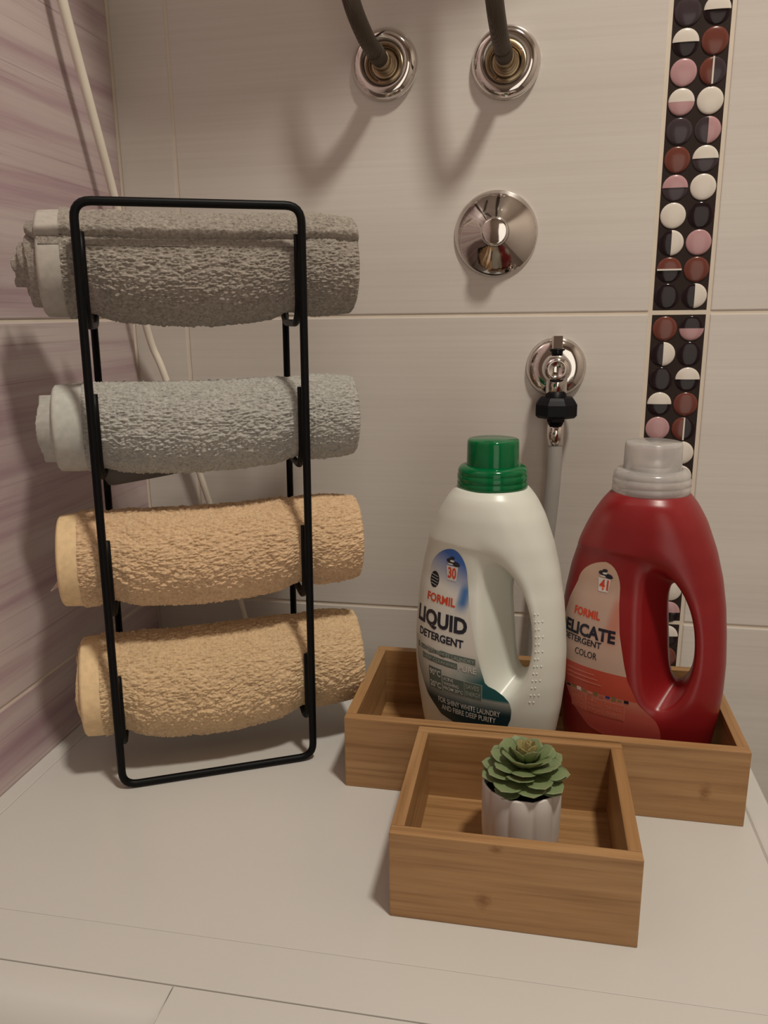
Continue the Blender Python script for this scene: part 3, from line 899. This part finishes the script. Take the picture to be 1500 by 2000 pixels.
class Print:
    """flat print wrapped on the bottle"""
    def __init__(s, root, M4): s.root, s.M4 = root, M4
    def out(s, name, S, Z, faces, mat, off, parent=None, cols=None):
        P = onbottle(np.asarray(S, float), np.asarray(Z, float), off)
        me = bpy.data.meshes.new(name); me.from_pydata(P.tolist(), [], [tuple(f) for f in faces])
        me.materials.append(mat)
        me.polygons.foreach_set('use_smooth', [True] * len(me.polygons))
        if cols is not None:
            ca = me.color_attributes.new('print', 'FLOAT_COLOR', 'POINT')
            ca.data.foreach_set('color', np.asarray(cols, np.float32).ravel())
        me.update()
        o = bpy.data.objects.new(name, me); link(o, parent or s.root)
        return o
    def text(s, txt, s0, s1, z, h, mat, off, parent, bold=0.0, name='lettering'):
        cu = bpy.data.curves.new('tmp', 'FONT'); cu.body = txt; cu.size = 1; cu.offset = bold; cu.resolution_u = 3
        ob = bpy.data.objects.new('tmp', cu); COL.objects.link(ob)
        dg = bpy.context.evaluated_depsgraph_get()
        me = bpy.data.meshes.new_from_object(ob.evaluated_get(dg))
        bpy.data.objects.remove(ob); bpy.data.curves.remove(cu)
        bm = bmesh.new(); bm.from_mesh(me)
        bmesh.ops.triangulate(bm, faces=bm.faces)
        xs = [v.co.x for v in bm.verts]; ys = [v.co.y for v in bm.verts]
        x0, x1 = min(xs), max(xs); y0, y1 = 0.0, .69
        kx = (s1 - s0) / (x1 - x0)
        for _ in range(3):
            ed = [e for e in bm.edges if abs(e.verts[0].co.x - e.verts[1].co.x) * kx > .0016]
            if not ed: break
            bmesh.ops.subdivide_edges(bm, edges=ed, cuts=1)
            bmesh.ops.triangulate(bm, faces=bm.faces)
        S = [s0 + (v.co.x - x0) * kx for v in bm.verts]
        Z = [z + (v.co.y - y0) / (y1 - y0) * h for v in bm.verts]
        bm.verts.index_update()
        fc = [[v.index for v in f.verts] for f in bm.faces]
        bm.free(); bpy.data.meshes.remove(me)
        return s.out(name, S, Z, fc, mat, off, parent)
    def poly(s, pts, mat, off, parent, name='print_shape', n=10):
        """convex-ish polygon, fan filled and subdivided along edges"""
        P = []
        m = len(pts)
        for i in range(m):
            a, b = pts[i], pts[(i + 1) % m]
            for k in range(4): P.append((a[0] + (b[0] - a[0]) * k / 4, a[1] + (b[1] - a[1]) * k / 4))
        cx, cz = sum(p[0] for p in P) / len(P), sum(p[1] for p in P) / len(P)
        S, Z, fc = [], [], []
        L = len(P)
        for q in range(4):
            t = (q + 1) / 4
            for p in P: S.append(cx + (p[0] - cx) * t); Z.append(cz + (p[1] - cz) * t)
        S.append(cx); Z.append(cz)
        for i in range(L): fc.append((i, (i + 1) % L, 4 * L))
        for q in range(3):
            for i in range(L): fc.append((q * L + i, (q + 1) * L + i, (q + 1) * L + (i + 1) % L, q * L + (i + 1) % L))
        return s.out(name, S, Z, fc, mat, off, parent)
    def rows(s, zs, left, right, n, colf, mat, off, name='label_sheet'):
        S, Z, Cc, fc = [], [], [], []
        for j, z in enumerate(zs):
            for i in range(n + 1):
                t = i / n; ss = left[j] + (right[j] - left[j]) * t
                S.append(ss); Z.append(z); Cc.append(tuple(colf(ss, z)) + (1.0,))
        for j in range(len(zs) - 1):
            for i in range(n): fc.append((j * (n + 1) + i, j * (n + 1) + i + 1, (j + 1) * (n + 1) + i + 1, (j + 1) * (n + 1) + i))
        return s.out(name, S, Z, fc, mat, off, None, Cc)

def printmat():
    t = NT('label_print')
    a = t.n('ShaderNodeVertexColor'); a.layer_name = 'print'
    t.base(a.outputs[0]); t.set(Roughness=.32)
    return t.m
M['print'] = printmat()
INK = lambda n, c: plain('ink_' + n, c, .4, var=.02)
M['i_navy'] = INK('navy', (.008, .009, .022, 1)); M['i_red'] = INK('red', (.62, .055, .018, 1)); M['i_white'] = INK('white', (.62, .61, .56, 1))
M['i_paper'] = INK('paper', (.70, .66, .62, 1)); M['i_grey'] = INK('grey_green', (.11, .15, .13, 1)); M['i_green'] = INK('deep_green', (.03, .075, .065, 1))
M['i_salmon'] = INK('salmon', (.52, .12, .075, 1)); M['i_rose'] = INK('rose', (.60, .22, .16, 1)); M['i_blue'] = INK('blue', (.03, .04, .22, 1)); M['i_pale'] = INK('pale_blue_grey', (.42, .46, .42, 1))
M['i_olive'] = INK('olive', (.18, .16, .06, 1))

def cap_parts(root, base, rc, rt_, hcol, htop, m_out, m_in):
    """collar with grooves and dosing cup on top; base = world position of the collar's underside centre"""
    prof = [(rc * .90, 0), (rc, .0006), (rc * 1.0, .0055), (rc * .985, .0062), (rc * .985, .0070), (rc * 1.0, .0078), (rc * .995, .0115), (rc * .975, .0122), (rc * .975, .0130), (rc * .985, .0138),
            (rc * .965, hcol - .0030), (rc * .90, hcol - .0010), (rt_ + .0016, hcol), (rt_ + .0002, hcol + .0002),
            (rt_ - .0016, hcol - .001), (rc * .82, hcol - .004), (rc * .86, .003), (rc * .86, .0005), (rc * .90, 0)]
    V, Fc = lathe(prof, base, 'Z', 72); mk('cap_collar', V, Fc, m_out, root)
    prof = [(rt_, hcol - .004), (rt_ * 1.005, hcol + .002), (rt_ * .99, hcol + htop - .0025), (rt_ * .965, hcol + htop - .0006), (rt_ * .93, hcol + htop), (0, hcol + htop + .0003),
            (0, hcol + htop - .0012), (rt_ * .90, hcol + htop - .0014), (rt_ * .925, hcol + htop - .003), (rt_ * .94, hcol - .004), (rt_, hcol - .004)]
    V, Fc = lathe(prof, base, 'Z', 72); mk('dosing_cup', V, Fc, m_out, root)
    V, Fc = lathe([(rt_ * .86, .001), (rt_ * .86, hcol - .002), (rt_ * .82, hcol + .0035), (rt_ * .70, hcol + .004), (rt_ * .66, hcol)], base, 'Z', 48, True); mk('spout', V, Fc, m_in, root)

def bottle(loc, phi, mat, label):
    root = empty('detergent_bottle', loc); root.rotation_euler = (0, 0, -phi)
    tag(root, label, 'bottle', 'detergent bottles in the long box')
    me = bottle_me.copy(); me.materials.clear(); me.materials.append(mat)
    link(bpy.data.objects.new('bottle_body', me), root)
    return root
def arch(z, zt, zb, sl, sr):
    """half widths for a rounded top between zb and zt"""
    t = np.clip((z - zb) / (zt - zb), 0, 1)
    k = math.sqrt(max(0, 1 - t * t))
    c = (sl + sr) / 2
    return c + (sl - c) * k, c + (sr - c) * k
X = s_of_x

# white bottle -------------------------------------------------------------
WL = (.3811, -.152, .0066); WP = .34
wb = bottle(WL, WP, M['whiteplastic'], 'white detergent bottle with green cap and LIQUID DETERGENT label')
cap_parts(wb, (WL[0], WL[1], WL[2] + .2290), .0283, .0208, .0190, .0205, M['green'], M['green_dark'])
for o in wb.children:                      # lathe parts are round: only their origin must follow
    if o.name.startswith(('cap_collar', 'dosing_cup', 'spout')): pass
pr = Print(wb, None)
zs = np.concatenate([np.linspace(.0285, .036, 8), np.linspace(.038, .150, 50), np.linspace(.152, .1830, 34)])
def white_lr(z):
    r = np.interp(z, [.0285, .032, .036, .045, .053, .060, .066, .0705, .073, .085, .10, .12, .14, .161], [X(.024), X(.0290), X(.0312), X(.0338), X(.0340), X(.0322), X(.0270), X(.0200), X(.0125), X(.0085), X(.0045), X(-.0005), X(-.004), X(-.0064)])
    l = np.interp(z, [.0285, .034, .048, .062, .075, .1015, .125, .139, .15, .161], [X(-.010), X(-.0309), X(-.0449), X(-.051), X(-.0557), X(-.0587), X(-.058), X(-.0557), X(-.0520), X(-.0470)])
    if z > .161:
        t = (z - .161) / .0222
        k = math.sqrt(max(0, 1 - t * t))
        c = X(-.0235)
        l, r = c + (X(-.0470) - c) * k ** 1.25, c + (X(-.0064) - c) * k
    return l, r
LR = [white_lr(z) for z in zs]
def mixc(a, b, t): t = min(1, max(0, t)); return tuple(p + (q - p) * t for p, q in zip(a, b))
def wcol(s, z):
    base = (.68, .665, .61)
    c = base
    if z > .118:                            # blue top fading downwards
        d = (z - .148) / .034 + (s - X(-.028)) * 12
        c = mixc(base, (.03, .12, .44), d * 1.1)
        d2 = 1 - abs((s - (X(-.009) + (z - .143) * .22)) / .0068) ** 2     # blue flare on the right
        if z < .158: c = mixc(c, (.05, .17, .42), max(0, d2) * min(1, max(0, (.158 - z) / .008)) * min(1, max(0, (z - .128) / .010)))
    if z < .098:
        t = (.096 - z) / .045
        side = max(0, (s - X(-.020)) / .022) if z > .06 else 0
        left = max(0, (X(-.044) - s) / .012)
        c = mixc(base, (.10, .16, .14), t * .62 + left * .3)
        c = mixc(c, (.02, .12, .13), side * min(1, t * 1.6))
        streak_ = 1 - abs((s - X(-.010) - (.075 - z) * .5) / .006)
        c = mixc(c, (.45, .52, .50), max(0, streak_) * .5 * min(1, max(0, (.085 - z) / .01)))
        if z < .0605: c = mixc(c, (.006, .030, .038), (.0605 - z) / .012)
    return c
lab = pr.rows(zs, [a for a, b in LR], [b for a, b in LR], 46, wcol, M['print'], .00025); lab['label'] = 'printed label, blue at the top and dark teal at the foot'
T = lambda *a, **k: pr.text(*a, parent=lab, **k)
T('FORMIL', X(-.0463), X(-.0165), .1342, .0068, M['i_red'], .0005, bold=.034)
T('LIQUID', X(-.0563), X(-.0044), .1131, .0128, M['i_navy'], .0005, bold=.042)
T('DETERGENT', X(-.0528), X(-.0072), .1009, .0064, M['i_navy'], .0005, bold=.034)
def rect(x0, x1, z0, z1): return [(X(x0), z0), (X(x1), z0), (X(x1), z1), (X(x0), z1)]
pr.poly(rect(-.0545, .0036, .0880, .0935), M['i_grey'], .0004, lab)
T('CLEANING WHITE LAUNDRY', X(-.0538), X(.0028), .0893, .0030, M['i_pale'], .0006)
pr.poly(rect(-.0485, -.0125, .0806, .0860), M['i_grey'], .0004, lab)
T('DEEP CLEANING', X(-.0475), X(-.0135), .0818, .0030, M['i_pale'], .0006)
T('PURE', X(-.0113), X(.0048), .0808, .0052, M['i_white'], .0006, bold=.02)
pr.poly(rect(-.0410, -.0276, .0568, .0762), M['i_grey'], .0004, lab)
T('90\u00b0C', X(-.0400), X(-.0285), .0692, .0050, M['i_white'], .0006, bold=.02)
T('20\u00b0C', X(-.0400), X(-.0285), .0585, .0050, M['i_white'], .0006, bold=.02)
pr.poly(rect(-.0268, .0097, .0578, .0722), M['i_pale'], .0004, lab)
pr.poly(rect(-.0264, -.0060, .0582, .0718), M['i_grey'], .0005, lab)
pr.poly(rect(-.0056, .0093, .0582, .0718), M['i_grey'], .0005, lab)
for i, tx in enumerate(('ACTIVE', 'WASHING', 'FROM 20\u00b0C')):
    T(tx, X(-.0255), X((-.0160, -.0110, -.0072)[i]), .0680 - i * .0042, .0029, M['i_white'], .0007, bold=.012)
T('SAVES', X(-.0046), X(.0070), .0662, .0038, M['i_pale'], .0007)
T('ENERGY', X(-.0046), X(.0085), .0600, .0038, M['i_pale'], .0007)
T('FOR SHINY WHITE LAUNDRY', X(-.0320), X(.0252), .0460, .0048, M['i_white'], .0006, bold=.012)
T('AND FIBRE DEEP PURITY', X(-.0290), X(.0219), .0396, .0048, M['i_white'], .0006, bold=.012)

def basket(x0, z0, number, lab, sc_=1.0):
    s0 = X(x0); k = sc_
    pr.poly([(s0 + .0012 * k, z0), (s0 + .0105 * k, z0), (s0 + .0122 * k, z0 + .0125 * k), (s0 - .0004 * k, z0 + .0125 * k)], M['i_paper'], .0005, lab)
    pr.text(number, s0 + .0016 * k, s0 + .0104 * k, z0 + .0022 * k, .0088 * k, M['i_red'], .0007, lab, bold=.03)
    for (dx, dz, w_, h_, m) in ((.0015, .0135, .0115, .0036, 'i_navy'), (-.0012, .0150, .0075, .0040, 'i_navy'), (.0065, .0125, .0075, .0034, 'i_navy'), (.0025, .0178, .0055, .0030, 'i_navy'), (.0030, .0160, .0050, .0018, 'i_paper'), (.0008, .0136, .0060, .0012, 'i_paper')):
        pts = [(s0 + (dx + w_ / 2 + w_ / 2 * math.cos(a)) * k, z0 + (dz + h_ / 2 + h_ / 2 * math.sin(a)) * k) for a in [2 * PI * i / 10 for i in range(10)]]
        pr.poly(pts, M[m], .0006 if m == 'i_navy' else .0007, lab)
basket(-.0275, .1560, '30', lab)
pts = [(X(-.0404) + .0056 * math.cos(2 * PI * i / 16), .1531 + .0072 * math.sin(2 * PI * i / 16)) for i in range(16)]
pr.poly(pts, M['i_navy'], .0004, lab)
for j in range(4):
    zz = .1486 + j * .0026
    hw_ = .0045 * math.sqrt(max(.1, 1 - ((zz - .1531) / .0072) ** 2))
    pr.poly([(X(-.0404) - hw_, zz + .0006), (X(-.0404) + hw_, zz - .0006), (X(-.0404) + hw_, zz), (X(-.0404) - hw_, zz + .0012)], M['i_pale'], .0006, lab)
# raised grip dots on the handle
dots = bmesh.new()
for i in range(13):
    for j in range(2 + (i % 2)):
        zz = .062 + i * .0062
        xx = .0455 + .0015 * j + .0042 * math.sin((zz - .06) * 34)
        yy = -.024 + j * .003
        p = np.array([[xx, yy, zz]])
        for _ in range(14):
            e = 2e-4; d0 = sdf(*p.T)
            g = np.stack([(sdf(*(p + np.eye(3)[q] * e).T) - sdf(*(p - np.eye(3)[q] * e).T)) / (2 * e) for q in range(3)], 1)
            p = p - g * (d0 / np.maximum((g ** 2).sum(1), .05))[:, None] * .7
        bmesh.ops.create_icosphere(dots, subdivisions=1, radius=.0008, matrix=Matrix.Translation(Vector(p[0])))
me = bpy.data.meshes.new('grip_dots'); dots.to_mesh(me); dots.free(); me.materials.append(M['whiteplastic'])
for p_ in me.polygons: p_.use_smooth = True
tag(link(bpy.data.objects.new('grip_dots', me), wb), kind='stuff')

# red bottle ---------------------------------------------------------------
RL = (.5036, -.153, .0066); RP = .34
rb = bottle(RL, RP, M['redplastic'], 'red detergent bottle with clear cap and DELICATE COLOR label')
cap_parts(rb, (RL[0], RL[1], RL[2] + .2290), .0292, .0215, .0190, .0205, M['clearcap'], M['milky'])
pr = Print(rb, None)
zs = np.concatenate([np.linspace(.0285, .036, 8), np.linspace(.038, .150, 50), np.linspace(.152, .1775, 26)])
def red_lr(z):
    r = np.interp(z, [.0285, .033, .038, .046, .0535, .0652, .0844, .0967, .1211, .1455, .156], [X(.022), X(.0272), X(.0288), X(.0272), X(.0235), X(.0095), X(-.0002), X(-.0033), X(-.0086), X(-.0112), X(-.0118)])
    l = np.interp(z, [.0285, .034, .048, .062, .075, .1015, .125, .139, .156], [X(-.010), X(-.0309), X(-.0449), X(-.051), X(-.0557), X(-.0587), X(-.058), X(-.0557), X(-.0505)])
    if z > .156:
        t = (z - .156) / .0212
        k = math.sqrt(max(0, 1 - t * t))
        c = X(-.0270)
        l, r = c + (X(-.0505) - c) * k ** 1.2, c + (X(-.0118) - c) * k
    return l, r
LR = [red_lr(z) for z in zs]
def rcol(s, z):
    base = (.52, .36, .29)
    c = mixc(base, (.60, .40, .28), (z - .15) / .03)
    d2 = 1 - abs((s - (X(-.012) + (z - .133) * .2)) / .008) ** 2
    if z < .155: c = mixc(c, (.52, .17, .11), max(0, d2) * min(1, max(0, (.155 - z) / .01)) * min(1, max(0, (z - .105) / .02)) * .8)
    if z < .0868: c = (.47, .075, .045)
    if z < .0665: c = mixc((.50, .20, .13), (.50, .10, .075), (.0665 - z) / .012)
    if z < .050: c = mixc(c, (.42, .065, .055), (.050 - z) / .012)
    return c
zs2 = np.unique(np.concatenate([zs, [.0867, .0869, .0664, .0666]]))
LR = [red_lr(z) for z in zs2]
lab = pr.rows(zs2, [a for a, b in LR], [b for a, b in LR], 40, rcol, M['print'], .00025); lab['label'] = 'printed label, pale peach above and salmon red below'
T = lambda *a, **k: pr.text(*a, parent=lab, **k)
T('FORMIL', X(-.0485), X(-.0255), .1288, .0064, M['i_red'], .0005, bold=.032)
T('DELICATE', X(-.0610), X(-.0116), .1124, .0098, M['i_navy'], .0005, bold=.040)
T('DETERGENT', X(-.0555), X(-.0222), .1054, .0050, M['i_navy'], .0005, bold=.02)
T('COLOR', X(-.0438), X(-.0250), .0951, .0056, M['i_navy'], .0005, bold=.006)
for i in range(3): pr.poly(rect(-.0500, -.0260 + .003 * i, .0815 - .0038 * i, .0822 - .0038 * i), M['i_rose'], .0005, lab)
for i in range(11):                        # row of small clothes along the ribbon
    x = -.0505 + i * .0049
    pr.poly(rect(x, x + .0036, .0642 + .0006 * (i % 2), .0660 + .0007 * (i % 3)), M[('i_navy', 'i_olive', 'i_paper', 'i_olive', 'i_rose', 'i_olive', 'i_salmon', 'i_blue', 'i_olive', 'i_olive', 'i_navy')[i]], .0005, lab)

pr.poly(rect(-0.0465, -0.0005, .0480, .0620), M['i_rose'], .0004, lab)
pr.poly(rect(-0.0462, -0.0335, .0484, .0616), M['i_salmon'], .0005, lab)
pr.poly(rect(-0.0325, -0.0165, .0484, .0616), M['i_salmon'], .0005, lab)
pr.poly(rect(-0.0161, -0.0009, .0484, .0616), M['i_salmon'], .0005, lab)
T('60\u00b0C', X(-0.0452), X(-0.0350), .0562, .0040, M['i_rose'], .0007)
T('20\u00b0C', X(-0.0452), X(-0.0350), .0498, .0040, M['i_rose'], .0007)
for i, tx in enumerate(('ACTIVE', 'WASHING', 'FROM 20\u00b0C')):
    T(tx, X(-0.0315), X((-0.0227, -0.0190, -0.0175)[i]), .0582 - i * .0039, .0026, M['i_rose'], .0007)
T('SAVES', X(-0.0151), X(-0.0035), .0555, .0034, M['i_rose'], .0007)
T('ENERGY', X(-0.0151), X(-0.0021), .0500, .0034, M['i_rose'], .0007)
basket(-.0312, .1525, '41', lab, .92)
